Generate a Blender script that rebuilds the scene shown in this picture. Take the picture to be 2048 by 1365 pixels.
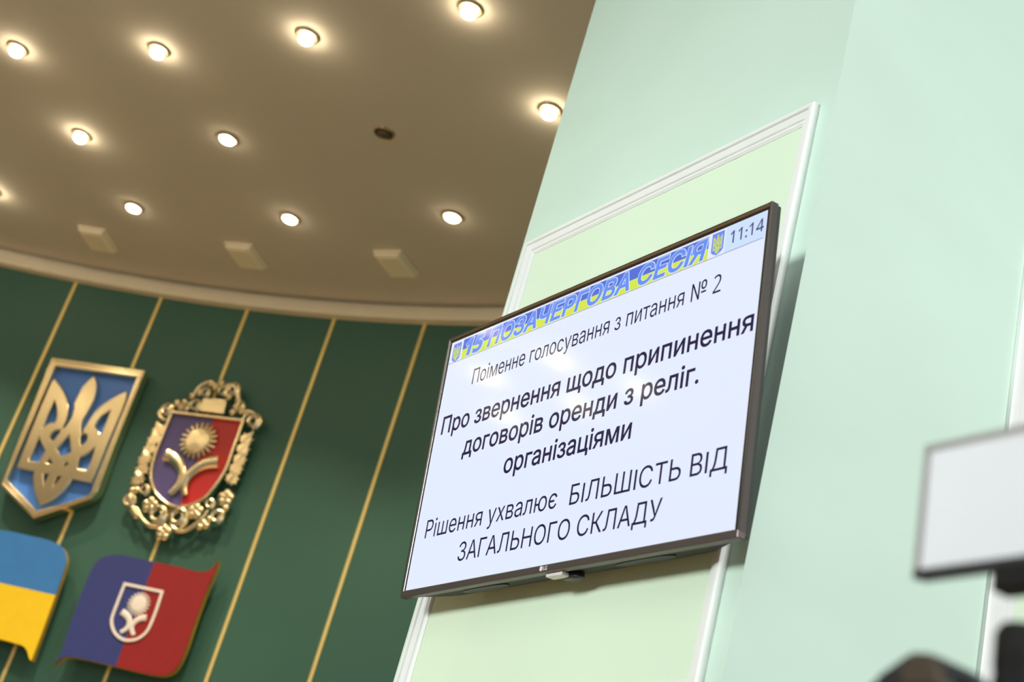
import bpy, bmesh, math, random
from mathutils import Vector, Matrix
from mathutils.geometry import delaunay_2d_cdt
from math import sin, cos, pi, radians

# ------------------------------------------------------------------ clear
for o in list(bpy.data.objects):
    bpy.data.objects.remove(o)
scene = bpy.context.scene
COL = scene.collection
random.seed(4)

# ------------------------------------------------------------------ camera
CAM_Z = 1.6
cam_data = bpy.data.cameras.new('camera')
cam = bpy.data.objects.new('camera', cam_data)
COL.objects.link(cam)
r, u, b = [0.9601, -0.122, 0.25165], [-0.27966, -0.41882, 0.86393], [-0.0, -0.89983, -0.43623]
cam.matrix_world = Matrix(((r[0], u[0], b[0], 0), (r[1], u[1], b[1], 0), (r[2], u[2], b[2], CAM_Z), (0, 0, 0, 1)))
cam_data.sensor_width = 36.0
cam_data.lens = 2940.0 / 2048 * 36
cam_data.clip_start = 0.05
cam_data.dof.use_dof = True
cam_data.dof.focus_distance = 3.15
cam_data.dof.aperture_fstop = 3.7
scene.camera = cam

# ------------------------------------------------------------------ world, exposure
world = bpy.data.worlds.new('world')
scene.world = world
world.use_nodes = True
bg = world.node_tree.nodes['Background']
bg.inputs['Color'].default_value = (0.95, 0.97, 1.0, 1)
bg.inputs['Strength'].default_value = 0.28
vs = scene.view_settings
vs.view_transform = 'Standard'
vs.look = 'None'
vs.exposure = 0.0
vs.gamma = 1.0
vs.use_curve_mapping = False
scene.cycles.use_denoising = True
scene.cycles.max_bounces = 8
scene.cycles.sample_clamp_indirect = 8.0


def area_light(name, loc, target, sx, sy, power, color, spread=180):
    d = bpy.data.lights.new(name, 'AREA')
    d.shape = 'RECTANGLE'
    d.size, d.size_y = sx, sy
    d.energy = power
    d.color = color
    o = bpy.data.objects.new(name, d)
    COL.objects.link(o)
    o.location = loc
    d.spread = radians(spread)
    o.rotation_euler = (Vector(target) - Vector(loc)).to_track_quat('-Z', 'Y').to_euler()
    return o


# daylight through the tall windows of the opposite hall wall, the hall's own ceiling lights, and an added side fill
area_light('window_daylight', (-6.2, -1.2, 3.3), (0.2, 2.9, 2.9), 1.8, 1.3, 24.8, (0.97, 1.0, 0.98), 40)
area_light('hall_ceiling_light', (-2.2, -1.5, 5.6), (0.0, 2.9, 2.0), 3.0, 3.0, 24, (1.0, 0.98, 0.95), 120)
area_light('side_fill_light', (4.3, -2.0, 4.6), (1.0, 2.4, 2.8), 2.0, 2.0, 103, (1.0, 1.0, 0.97), 110)  # added fill to brighten the pilaster's right face, no known lamp

# ------------------------------------------------------------------ materials
def nodemat(name, base, rough=0.5, metal=0.0, spec=0.5, emit=None, estr=0.0, coat=0.0):
    m = bpy.data.materials.new(name)
    m.use_nodes = True
    p = m.node_tree.nodes['Principled BSDF']
    p.inputs['Base Color'].default_value = (*base, 1)
    p.inputs['Roughness'].default_value = rough
    p.inputs['Metallic'].default_value = metal
    p.inputs['Specular IOR Level'].default_value = spec
    p.inputs['Coat Weight'].default_value = coat
    if emit:
        p.inputs['Emission Color'].default_value = (*emit, 1)
        p.inputs['Emission Strength'].default_value = estr
    return m


def noisy(m, scale, amount, base, bump=0.0, stretch=(1, 1, 1), detail=4.0, bscale=None):
    """small colour variation and surface relief from object-space noise"""
    nt = m.node_tree
    p = nt.nodes['Principled BSDF']
    tc = nt.nodes.new('ShaderNodeTexCoord')
    mp = nt.nodes.new('ShaderNodeMapping')
    mp.inputs['Scale'].default_value = stretch
    nz = nt.nodes.new('ShaderNodeTexNoise')
    nz.inputs['Scale'].default_value = scale
    nz.inputs['Detail'].default_value = detail
    rp = nt.nodes.new('ShaderNodeValToRGB')
    lo = [max(0, c * (1 - amount)) for c in base]
    hi = [min(1, c * (1 + amount)) for c in base]
    rp.color_ramp.elements[0].color = (*lo, 1)
    rp.color_ramp.elements[0].position = 0.3
    rp.color_ramp.elements[1].color = (*hi, 1)
    rp.color_ramp.elements[1].position = 0.7
    nt.links.new(tc.outputs['Object'], mp.inputs['Vector'])
    nt.links.new(mp.outputs['Vector'], nz.inputs['Vector'])
    nt.links.new(nz.outputs['Fac'], rp.inputs['Fac'])
    nt.links.new(rp.outputs['Color'], p.inputs['Base Color'])
    if bump:
        n2 = nt.nodes.new('ShaderNodeTexNoise')
        n2.inputs['Scale'].default_value = bscale or scale * 4
        n2.inputs['Detail'].default_value = 5
        nt.links.new(mp.outputs['Vector'], n2.inputs['Vector'])
        bp = nt.nodes.new('ShaderNodeBump')
        bp.inputs['Strength'].default_value = bump
        bp.inputs['Distance'].default_value = 0.01
        nt.links.new(n2.outputs['Fac'], bp.inputs['Height'])
        nt.links.new(bp.outputs['Normal'], p.inputs['Normal'])
    return m


def plain(name, base, rough=0.5, amount=0.03, scale=12, bump=0.0, **k):
    return noisy(nodemat(name, base, rough, **k), scale, amount, base, bump)


M = {}
M['mint'] = noisy(nodemat('mint plaster', (0.60, 0.80, 0.69), 0.6), 2.2, 0.025, (0.60, 0.80, 0.69), 0.06, (1, 1, 2.2), 5, 9)
M['panel'] = noisy(nodemat('light green plaster', (0.69, 0.87, 0.67), 0.6), 2.0, 0.02, (0.69, 0.87, 0.67), 0.03, (1, 1, 1), 4, 14)
M['moulding'] = plain('white moulding paint', (0.83, 0.88, 0.86), 0.4, 0.01)
M['ceiling'] = plain('apse ceiling paint', (0.67, 0.645, 0.60), 0.8, 0.02, 1.5)
M['cornice'] = plain('cream cornice paint', (0.88, 0.83, 0.70), 0.55, 0.02)
M['green'] = plain('dark green wall boards', (0.041, 0.143, 0.114), 0.55, 0.06, 1.2)
M['strip'] = plain('gold strip', (1.0, 0.80, 0.32), 0.36, 0.03, metal=0.3)
M['floor'] = plain('brown parquet', (0.40, 0.27, 0.16), 0.45, 0.2, 3)
M['gold'] = plain('polished gold', (0.96, 0.83, 0.54), 0.23, 0.02, metal=1.0)
M['gold_dark'] = plain('gold edge', (0.78, 0.50, 0.08), 0.35, 0.03, metal=0.35)
M['shield_blue'] = plain('blue enamel', (0.085, 0.28, 0.92), 0.3, 0.03)
M['crest_blue'] = plain('violet blue enamel', (0.12, 0.10, 0.32), 0.35, 0.03)
M['crest_red'] = plain('red enamel', (0.62, 0.028, 0.032), 0.35, 0.03)
M['flag_blue'] = plain('flag blue', (0.048, 0.24, 0.68), 0.45, 0.03)
M['flag_yellow'] = plain('flag yellow', (0.98, 0.70, 0.018), 0.45, 0.02)
M['flag_navy'] = plain('flag navy', (0.043, 0.060, 0.27), 0.45, 0.03)
M['flag_red'] = plain('flag red', (0.33, 0.018, 0.022), 0.45, 0.03)
M['silver'] = plain('pale silver', (0.96, 0.94, 0.92), 0.4, 0.01, metal=0.0)
M['bezel'] = plain('dark bronze metal', (0.20, 0.185, 0.165), 0.22, 0.02, metal=0.9)
M['bezel_low'] = plain('brown grey brushed metal', (0.13, 0.11, 0.10), 0.38, 0.03, metal=0.6)
M['black'] = plain('black plastic', (0.012, 0.012, 0.013), 0.35, 0.05)
M['rear'] = plain('dark grey plastic', (0.05, 0.06, 0.055), 0.6, 0.04, spec=0.2)
M['led_frame'] = plain('grey black housing', (0.055, 0.058, 0.062), 0.5, 0.04)
M['led_side'] = plain('grey plastic rim', (0.55, 0.56, 0.55), 0.5, 0.04)
M['diffuser'] = plain('white diffuser', (0.83, 0.88, 0.90), 0.5, 0.015, emit=(0.93, 0.97, 1.0), estr=0.3)  # faint emission added to lift the panel's brightness
M['rubber'] = plain('black rubber', (0.009, 0.009, 0.0085), 0.7, 0.05)
M['brown'] = plain('dark brown grip', (0.10, 0.075, 0.045), 0.6, 0.1)
M['chrome_ring'] = plain('brass ring', (0.42, 0.33, 0.20), 0.3, 0.02, metal=0.9)
M['cup'] = plain('dark lamp cup', (0.05, 0.04, 0.03), 0.5, 0.05)
M['bulb'] = nodemat('lit bulb glass', (0.9, 0.85, 0.75), 0.3, emit=(1.0, 0.80, 0.52), estr=54.0)
M['bulb_off'] = plain('unlit bulb glass', (0.09, 0.075, 0.05), 0.25, 0.1)
M['fixture'] = plain('cream fixture plastic', (0.97, 0.92, 0.78), 0.5, 0.02)
M['logo'] = plain('logo silver', (0.75, 0.75, 0.75), 0.3, 0.01)


def screenmat(name, col, strength, base=(0.01, 0.01, 0.012), spec=0.5):
    m = nodemat(name, base, 0.10, spec=spec, emit=col, estr=strength)
    return m


M['screen'] = screenmat('lit screen white', (0.77, 0.84, 1.0), 1.0)
M['scr_time'] = screenmat('lit screen pale blue', (0.62, 0.78, 1.0), 0.97)
M['scr_blue'] = screenmat('lit screen banner blue', (0.085, 0.165, 0.72), 0.95)
M['scr_yellow'] = screenmat('lit screen banner yellow', (0.70, 0.84, 0.075), 0.95)
M['scr_letter'] = screenmat('lit screen letter blue', (0.135, 0.30, 0.93), 0.95)
M['scr_white'] = screenmat('lit screen outline', (0.78, 0.84, 1.0), 0.95)
M['scr_emblem'] = screenmat('lit screen emblem blue', (0.17, 0.26, 0.95), 0.95)
M['scr_gold'] = screenmat('lit screen emblem yellow', (0.62, 0.74, 0.16), 0.9)
M['ink'] = screenmat('screen dark lettering', (0.022, 0.014, 0.075), 0.7, (0.006, 0.006, 0.01), 0.32)
M['ink_time'] = screenmat('screen violet lettering', (0.075, 0.06, 0.22), 0.9)
M['line'] = screenmat('screen grey rule', (0.25, 0.22, 0.42), 0.9)


# ------------------------------------------------------------------ mesh helpers
class MB:
    def __init__(self):
        self.v, self.f = [], []

    def add(self, vs, fs, mat=None):
        o = len(self.v)
        self.v += [tuple(mat @ Vector(p)) if mat else tuple(p) for p in vs]
        self.f += [tuple(o + i for i in f) for f in fs]
        return self

    def box(self, x0, x1, y0, y1, z0, z1, mat=None):
        vs = [(x, y, z) for x in (x0, x1) for y in (y0, y1) for z in (z0, z1)]
        fs = [(0, 1, 3, 2), (4, 6, 7, 5), (0, 4, 5, 1), (2, 3, 7, 6), (0, 2, 6, 4), (1, 5, 7, 3)]
        return self.add(vs, fs, mat)

    def frustum(self, a, b, mat=None):
        """two quads (lists of 4 points) joined"""
        fs = [(3, 2, 1, 0), (4, 5, 6, 7)] + [(i, (i + 1) % 4, 4 + (i + 1) % 4, 4 + i) for i in range(4)]
        return self.add(list(a) + list(b), fs, mat)

    def lathe(self, prof, n=32, mat=None, caps=True):
        """profile of (radius, z) about z"""
        vs, fs = [], []
        for (rr, z) in prof:
            for k in range(n):
                a = 2 * pi * k / n
                vs.append((rr * cos(a), rr * sin(a), z))
        for i in range(len(prof) - 1):
            for k in range(n):
                k2 = (k + 1) % n
                fs.append((i * n + k, i * n + k2, (i + 1) * n + k2, (i + 1) * n + k))
        if caps:
            fs.append(tuple(range(n - 1, -1, -1)))
            fs.append(tuple((len(prof) - 1) * n + k for k in range(n)))
        return self.add(vs, fs, mat)

    def sphere(self, c, rad, seg=14, rings=8, sc=(1, 1, 1)):
        prof = [(max(1e-5, sin(pi * i / rings)), -cos(pi * i / rings)) for i in range(rings + 1)]
        m = Matrix.Translation(c) @ Matrix.Diagonal((rad * sc[0], rad * sc[1], rad * sc[2], 1))
        return self.lathe(prof, seg, m)

    def tube(self, pts, radii, n=10, flat=1.0, z=0.0):
        """tube along a planar path (x, y) at height z, section flattened along z"""
        P = [Vector((p[0], p[1], z + (p[2] if len(p) > 2 else 0))) for p in pts]
        if not isinstance(radii, (list, tuple)):
            radii = [radii] * len(P)
        vs, fs = [], []
        for i, p in enumerate(P):
            d = (P[min(i + 1, len(P) - 1)] - P[max(i - 1, 0)])
            d.z = 0
            d.normalize()
            nn = Vector((-d.y, d.x, 0))
            for k in range(n):
                a = 2 * pi * k / n
                q = p + nn * (radii[i] * cos(a)) + Vector((0, 0, radii[i] * flat * sin(a)))
                vs.append(tuple(q))
        for i in range(len(P) - 1):
            for k in range(n):
                k2 = (k + 1) % n
                fs.append((i * n + k, (i + 1) * n + k, (i + 1) * n + k2, i * n + k2))
        fs.append(tuple(range(n)))
        fs.append(tuple((len(P) - 1) * n + k for k in range(n - 1, -1, -1)))
        return self.add(vs, fs)

    def leaf(self, base, tip, width, height, z=0.0, n=10):
        a, t = Vector((*base, 0)), Vector((*tip, 0))
        d = t - a
        nn = Vector((-d.y, d.x, 0)).normalized()
        vs, fs = [], []
        for i in range(n + 1):
            s = i / n
            w = width * (max(0.0, sin(pi * s ** 0.8))) ** 0.9 * 0.5 + 0.0008
            wav = 1 + 0.12 * sin(s * 22)
            p = a + d * s
            hz = height * sin(pi * min(1, s + 0.15)) * 0.9
            vs += [tuple(p - nn * w * wav + Vector((0, 0, z))), tuple(p + Vector((0, 0, z + hz + 0.002))),
                   tuple(p + nn * w * wav + Vector((0, 0, z))), tuple(p + Vector((0, 0, z - 0.006)))]
        for i in range(n):
            for k in range(4):
                k2 = (k + 1) % 4
                fs.append((4 * i + k, 4 * i + k2, 4 * i + 4 + k2, 4 * i + 4 + k))
        fs.append((3, 2, 1, 0))
        fs.append(tuple(4 * n + k for k in range(4)))
        return self.add(vs, fs)

    def build(self, name, mat, parent=None, smooth=None, bevel=0.0, seg=2):
        me = bpy.data.meshes.new(name)
        me.from_pydata(self.v, [], self.f)
        bm = bmesh.new()
        bm.from_mesh(me)
        bmesh.ops.recalc_face_normals(bm, faces=bm.faces)
        bm.to_mesh(me)
        bm.free()
        return link(name, me, mat, parent, smooth, bevel, seg)


def link(name, me, mat, parent=None, smooth=None, bevel=0.0, seg=2):
    o = bpy.data.objects.new(name, me)
    COL.objects.link(o)
    mats = mat if isinstance(mat, (list, tuple)) else [mat]
    me.materials.clear()
    for m in mats:
        me.materials.append(M[m] if isinstance(m, str) else m)
    if parent:
        o.parent = parent
    if bevel:
        bv = o.modifiers.new('bevel', 'BEVEL')
        bv.width = bevel
        bv.segments = seg
        bv.limit_method = 'ANGLE'
    if smooth is not None:
        me.shade_smooth()
        me.set_sharp_from_angle(angle=radians(smooth))
    return o


def smooth_path(pts, closed=True, sub=6, corner=48):
    """Catmull-Rom through the points, sharp where the path turns hard"""
    P = [Vector((p[0], p[1])) for p in pts]
    n = len(P)
    res = []
    sharp = []
    for i in range(n):
        if not closed and i in (0, n - 1):
            sharp.append(True)
            continue
        a, c = P[i] - P[i - 1], P[(i + 1) % n] - P[i]
        sharp.append(a.length < 1e-9 or c.length < 1e-9 or a.angle(c) > radians(corner))
    def tan(i):
        return (P[(i + 1) % n] - P[i - 1]) * 0.5
    for i in range(n if closed else n - 1):
        j = (i + 1) % n
        d = P[j] - P[i]
        L = d.length
        t0 = d * 0.6 if sharp[i] else tan(i).normalized() * L * 0.95
        t1 = d * 0.6 if sharp[j] else tan(j).normalized() * L * 0.95
        for k in range(sub):
            s = k / sub
            h00, h10 = 2 * s ** 3 - 3 * s ** 2 + 1, s ** 3 - 2 * s ** 2 + s
            h01, h11 = -2 * s ** 3 + 3 * s ** 2, s ** 3 - s ** 2
            res.append(P[i] * h00 + t0 * h10 + P[j] * h01 + t1 * h11)
    if not closed:
        res.append(P[-1])
    return [(p.x, p.y) for p in res]


def shape(loops, z0, z1, bevel=0.0):
    """filled outline with holes, extruded from z0 to z1, front rim rounded; returns a mesh"""
    cu = bpy.data.curves.new('outline', 'CURVE')
    cu.dimensions = '2D'
    cu.fill_mode = 'BOTH'
    half = (z1 - z0) / 2
    cu.extrude = max(1e-5, half - bevel)
    cu.bevel_depth = bevel
    cu.bevel_resolution = 2
    cu.offset = -bevel
    for lp in loops:
        sp = cu.splines.new('POLY')
        sp.points.add(len(lp) - 1)
        for p, q in zip(sp.points, lp):
            p.co = (q[0], q[1], 0, 1)
        sp.use_cyclic_u = True
    o = bpy.data.objects.new('outline', cu)
    COL.objects.link(o)
    dg = bpy.context.evaluated_depsgraph_get()
    me = bpy.data.meshes.new_from_object(o.evaluated_get(dg))
    bpy.data.objects.remove(o)
    bpy.data.curves.remove(cu)
    mid = (z0 + z1) / 2
    for v in me.vertices:
        v.co.z += mid
    return me


def inset(pts, d):
    """shrink a counter-clockwise or clockwise closed outline by d"""
    P = [Vector((p[0], p[1])) for p in pts]
    n = len(P)
    area = sum(P[i].x * P[(i + 1) % n].y - P[(i + 1) % n].x * P[i].y for i in range(n))
    sgn = 1 if area > 0 else -1
    out = []
    for i in range(n):
        a, c = (P[i] - P[i - 1]).normalized(), (P[(i + 1) % n] - P[i]).normalized()
        na, nc = Vector((-a.y, a.x)) * sgn, Vector((-c.y, c.x)) * sgn
        m = (na + nc)
        if m.length < 1e-6:
            m = na
        m.normalize()
        k = d / max(0.35, m.dot(na))
        out.append(tuple(P[i] + m * k))
    return out


def text_mesh(body, bold=0.0, shear=0.0):
    """lettering filled by winding number; bold pushes the outlines outwards"""
    cu = bpy.data.curves.new('lettering', 'FONT')
    cu.body = body
    cu.size = 1.0
    cu.shear = shear
    cu.resolution_u = 5
    cu.fill_mode = 'NONE'
    o = bpy.data.objects.new('lettering', cu)
    COL.objects.link(o)
    dg = bpy.context.evaluated_depsgraph_get()
    src = bpy.data.meshes.new_from_object(o.evaluated_get(dg))
    bpy.data.objects.remove(o)
    adj = {}
    for e in src.edges:
        adj.setdefault(e.vertices[0], []).append(e.vertices[1])
        adj.setdefault(e.vertices[1], []).append(e.vertices[0])
    seen, loops = set(), []
    for st in sorted(adj):
        if st in seen:
            continue
        lp, cur, prev = [], st, None
        while cur not in seen:
            seen.add(cur)
            lp.append(cur)
            opt = [k for k in adj[cur] if k not in seen]
            if not opt:
                break
            cur = (cur + 1) if (cur + 1) in opt else opt[0]
        co = [src.vertices[i].co for i in lp]
        pts = [(co[0].x, co[0].y)]
        for c in co[1:]:
            if abs(c.x - pts[-1][0]) + abs(c.y - pts[-1][1]) > 1e-4:
                pts.append((c.x, c.y))
        if abs(pts[0][0] - pts[-1][0]) + abs(pts[0][1] - pts[-1][1]) < 1e-4:
            pts.pop()
        if len(pts) > 2:
            loops.append(pts)
    bpy.data.meshes.remove(src)
    # loops whose spans touch along x form one letter
    loops.sort(key=lambda P: min(p[0] for p in P))
    groups, right = [], -1e9
    for P in loops:
        if min(p[0] for p in P) > right:
            groups.append([])
        groups[-1].append(P)
        right = max(right, max(p[0] for p in P))
    area = lambda P: 0.5 * sum(P[i - 1][0] * P[i][1] - P[i][0] * P[i - 1][1] for i in range(len(P)))
    def inside(p, Q):
        c = False
        for i in range(len(Q)):
            (x0, y0), (x1, y1) = Q[i - 1], Q[i]
            if (y0 <= p[1]) != (y1 <= p[1]) and x0 + (p[1] - y0) * (x1 - x0) / (y1 - y0) > p[0]:
                c = not c
        return c
    vs, fs = [], []
    for g in groups:
        fixed = []
        for P in g:
            host = [Q for Q in g if Q is not P and all(inside(p, Q) for p in P)]
            host.sort(key=lambda Q: abs(area(Q)))
            hole = bool(host) and area(host[0]) * area(P) < 0
            if bold:
                P = inset(P, bold if hole else -bold)
            fixed.append(P[::-1] if (area(P) > 0) == hole else P)
        g = fixed
        V, E = [], []
        for P in g:
            k = len(V)
            V += [Vector(p) for p in P]
            E += [(k + i, k + (i + 1) % len(P)) for i in range(len(P))]
        ov, oe, of = delaunay_2d_cdt(V, E, [], 0, 1e-6)[:3]
        base = len(vs)
        vs += [(v.x, v.y, 0) for v in ov]
        for f in of:
            cx = sum(ov[i].x for i in f) / len(f)
            cy = sum(ov[i].y for i in f) / len(f)
            w = 0
            for P in g:
                for i in range(len(P)):
                    (x0, y0), (x1, y1) = P[i - 1], P[i]
                    if (y0 <= cy) != (y1 <= cy):
                        if x0 + (cy - y0) * (x1 - x0) / (y1 - y0) > cx:
                            w += 1 if y1 > y0 else -1
            if w:
                fs.append(tuple(base + i for i in f))
    me = bpy.data.meshes.new('lettering')
    me.from_pydata(vs, [], fs)
    return me


CAP = 0.729


def put_text(name, body, x0, x1, y0, cap, z, mat, parent, bold=0.0, shear=0.0, grow=0.0, dx=0.0, dy=0.0, label=None):
    ref = text_mesh(body, 0.0, shear)
    me = text_mesh(body, bold + grow, shear) if bold + grow else ref
    lo = min(v.co.x for v in ref.vertices)
    hi = max(v.co.x for v in ref.vertices)
    sx, sy = (x1 - x0) / (hi - lo), cap / CAP
    for v in me.vertices:
        v.co = ((v.co.x - lo) * sx + x0 + dx, v.co.y * sy + y0 + dy, z)
    o = link(name, me, mat, parent)
    if label:
        o['label'] = label
    return o


def flat_poly(name, pts, z, mat, parent):
    me = bpy.data.meshes.new(name)
    me.from_pydata([(p[0], p[1], z) for p in pts], [], [tuple(range(len(pts)))])
    return link(name, me, mat, parent)


def thing(name, label, cat, matrix=None, group=None):
    o = bpy.data.objects.new(name, None)
    COL.objects.link(o)
    o.empty_display_size = 0.05
    if matrix is not None:
        o.matrix_world = matrix
    o['label'] = label
    o['category'] = cat
    if group:
        o['group'] = group
    return o


def frame(o, x, y, n):
    return Matrix(((x[0], y[0], n[0], o[0]), (x[1], y[1], n[1], o[1]), (x[2], y[2], n[2], o[2]), (0, 0, 0, 1)))


def struct(o):
    o['kind'] = 'structure'
    return o


# ------------------------------------------------------------------ setting: apse
CX, CY, RW = -3.7576, 0.8558, 6.72          # centre and radius of the curved stage wall
CEIL = 4.90


def polar(rad, deg, z=0.0):
    a = radians(deg)
    return Vector((CX + rad * sin(a), CY + rad * cos(a), z))


def arc_band(profile, a0, a1, step=1.0):
    """profile of (radius, z) swept about the apse centre"""
    mb = MB()
    n = int((a1 - a0) / step)
    m = len(profile)
    vs, fs = [], []
    for i in range(n + 1):
        a = a0 + (a1 - a0) * i / n
        vs += [tuple(polar(rr, a, z)) for rr, z in profile]
    for i in range(n):
        for k in range(m):
            k2 = (k + 1) % m
            fs.append((i * m + k, i * m + k2, (i + 1) * m + k2, (i + 1) * m + k))
    fs.append(tuple(range(m)))
    fs.append(tuple(n * m + k for k in range(m - 1, -1, -1)))
    return mb.add(vs, fs)


A0, A1 = -75, 56
struct(arc_band([(RW, 0), (RW + 0.15, 0), (RW + 0.15, CEIL), (RW, CEIL)], A0, A1).build('wall_back', 'green', smooth=30))
struct(arc_band([(RW + 0.02, 4.801), (6.668, 4.801), (6.661, 4.812), (6.660, 4.845), (6.668, 4.872), (6.694, 4.880), (6.705, 4.90), (RW + 0.02, 4.90)],
                A0, A1).build('trim_1', 'cornice', smooth=30))
strip_angles = [11.752, 16.1376, 20.5796, 25.0147, 29.5508]
for i, a in enumerate([2.9, 7.3] + strip_angles + [34.1, 38.5]):
    mb = MB()
    sec = [(-0.0105, 0.004), (-0.009, -0.007), (-0.004, -0.010), (0.004, -0.010), (0.009, -0.007), (0.0105, 0.004)]
    m = Matrix.Translation(polar(RW, a)) @ Matrix.Rotation(-radians(a), 4, 'Z')
    vs = [(x, y, z) for z in (0.0, 4.82) for x, y in sec]
    n = len(sec)
    fs = [(k, (k + 1) % n, n + (k + 1) % n, n + k) for k in range(n)] + [tuple(range(n)), tuple(range(2 * n - 1, n - 1, -1))]
    struct(mb.add(vs, fs, m).build('trim_%d' % (i + 2), 'strip', smooth=50))

# ceiling over the apse, cut along the stage opening
mb = MB()
pts = [tuple(polar(RW + 0.2, a, CEIL)) for a in range(A0, A1 + 1, 3)]
pts = [p for p in pts if p[1] > 2.55] 
pts = [(pts[0][0], 2.5, CEIL)] + pts + [(pts[-1][0], 2.5, CEIL)]
n = len(pts)
mb.add(pts + [(x, y, CEIL + 0.25) for x, y, z in pts],
       [tuple(range(n)), tuple(range(2 * n - 1, n - 1, -1))] + [(k, n + k, n + (k + 1) % n, (k + 1) % n) for k in range(n)])
struct(mb.build('ceiling', 'ceiling'))

mb = MB()
mb.box(-14, 8, -8, 9, -0.1, 0.0)
struct(mb.build('floor', 'floor'))

# ------------------------------------------------------------------ setting: mint pilaster with the screen
CO, CXV, CBV = [0.0016, 3.2875, 2.4986], [0.48341, -0.87539, -0.0], [0.87539, 0.48341, 0.0]
E0, E1 = [-0.0913, 1.0178]
# pilaster frame: x along its face, y into the wall, z up
PM = Matrix(((CXV[0], CBV[0], 0, CO[0]), (CXV[1], CBV[1], 0, CO[1]), (0, 0, 1, 0), (0, 0, 0, 1)))
mb = MB()
mb.box(E0, E1, 0, 2.0, 0, 5.6)
o = struct(mb.build('wall_right', 'mint'))
o.matrix_world = PM


def moulding(name, x0, x1, z0, z1, w, h, m):
    """mitred rectangular picture moulding lying on y = 0 (proud towards -y)"""
    prof = [(0, 0), (0, 0.75), (0.06, 0.95), (0.16, 1.0), (0.28, 0.95), (0.34, 0.72), (0.42, 0.70), (0.50, 0.62),
            (0.60, 0.60), (0.70, 0.50), (0.74, 0.36), (0.86, 0.34), (0.94, 0.22), (1.0, 0.14), (1.0, 0)]
    vs, fs = [], []
    k = len(prof)
    for t, hh in prof:
        d = t * w
        vs += [(x0 + d, -hh * h, z0 + d), (x1 - d, -hh * h, z0 + d), (x1 - d, -hh * h, z1 - d), (x0 + d, -hh * h, z1 - d)]
    for i in range(k - 1):
        for c in range(4):
            c2 = (c + 1) % 4
            fs.append((4 * i + c, 4 * i + c2, 4 * i + 4 + c2, 4 * i + 4 + c))
    mb = MB().add(vs, fs)
    o = struct(mb.build(name, 'moulding', smooth=25))
    o.matrix_world = m
    return o


MX0, MX1, MZ0, MZ1 = -0.0520, 0.9740, 2.232, 3.494
moulding('trim_20', MX0, MX1, MZ0, MZ1, 0.040, 0.020, PM)
mb = MB()
mb.box(MX0 + 0.02, MX1 - 0.02, -0.0015, 0.0, MZ0 + 0.02, MZ1 - 0.02)
o = struct(mb.build('wall_panel', 'panel'))
o.matrix_world = PM
# right-hand return of the pilaster: a second framed panel
PM2 = PM @ Matrix.Translation((E1, 0, 0)) @ Matrix.Rotation(radians(90), 4, 'Z')
moulding('trim_21', 0.615, 1.66, 0.9, 3.494, 0.088, 0.013, PM2)
mb = MB()
mb.box(0.66, 1.62, -0.0015, 0.0, 0.95, 3.45)
o = struct(mb.build('wall_panel_side', 'panel'))
o.matrix_world = PM2

# ------------------------------------------------------------------ television
TVM = frame([-0.0728, 3.2464, 2.4986], [0.48472, -0.87467, -0.00168], [-0.10415, -0.05963, 0.99277], [-0.86844, -0.48105, -0.12])
tv = thing('television', 'large flat television with a lit voting notice, tilted forward on the mint pilaster', 'television', TVM)
W, H = 1.074, 0.61164
scr = MB()
scr.box(-0.0065, W + 0.0065, -0.004, H + 0.0065, -0.004, -0.0005)
scr.build('screen_border', 'black', tv)
screen = flat_poly('screen', [(0, 0), (W, 0), (W, H), (0, H)], 0.0, 'screen', tv)
screen['label'] = 'white lit screen with dark Cyrillic lettering'


# three slim metal sides
def rail(ax, a0, a1, p0, p1):
    """rounded rail section between p0 (inner) and p1 (outer) along axis ax from a0 to a1"""
    mb = MB()
    d = p1 - p0
    sec = [(p0, -0.010), (p0, 0.0006), (p0 + d * 0.25, 0.0018), (p0 + d * 0.45, 0.0042), (p0 + d * 0.75, 0.0045), (p1, 0.0020), (p1, -0.012)]
    n = len(sec)
    vs = []
    for a in (a0, a1):
        for s, z in sec:
            vs.append((a, s, z) if ax == 0 else (s, a, z))
    fs = [(k, (k + 1) % n, n + (k + 1) % n, n + k) for k in range(n)] + [tuple(range(n)), tuple(range(2 * n - 1, n - 1, -1))]
    return mb.add(vs, fs)


rail(0, -0.0125, W + 0.0125, H + 0.0048, H + 0.0135).build('bezel', 'bezel', tv, smooth=40)
rail(1, -0.004, H + 0.0125, -0.0060, -0.0135).build('bezel', 'bezel', tv, smooth=40)
rail(1, -0.004, H + 0.0125, W + 0.0050, W + 0.0135).build('bezel', 'bezel', tv, smooth=40)
mb = MB()
mb.box(-0.0130, W + 0.0130, -0.0170, -0.0012, -0.014, 0.0045)
o = mb.build('bottom_bezel', 'bezel_low', tv, bevel=0.002)
o['label'] = 'brown grey bottom bezel'
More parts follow.
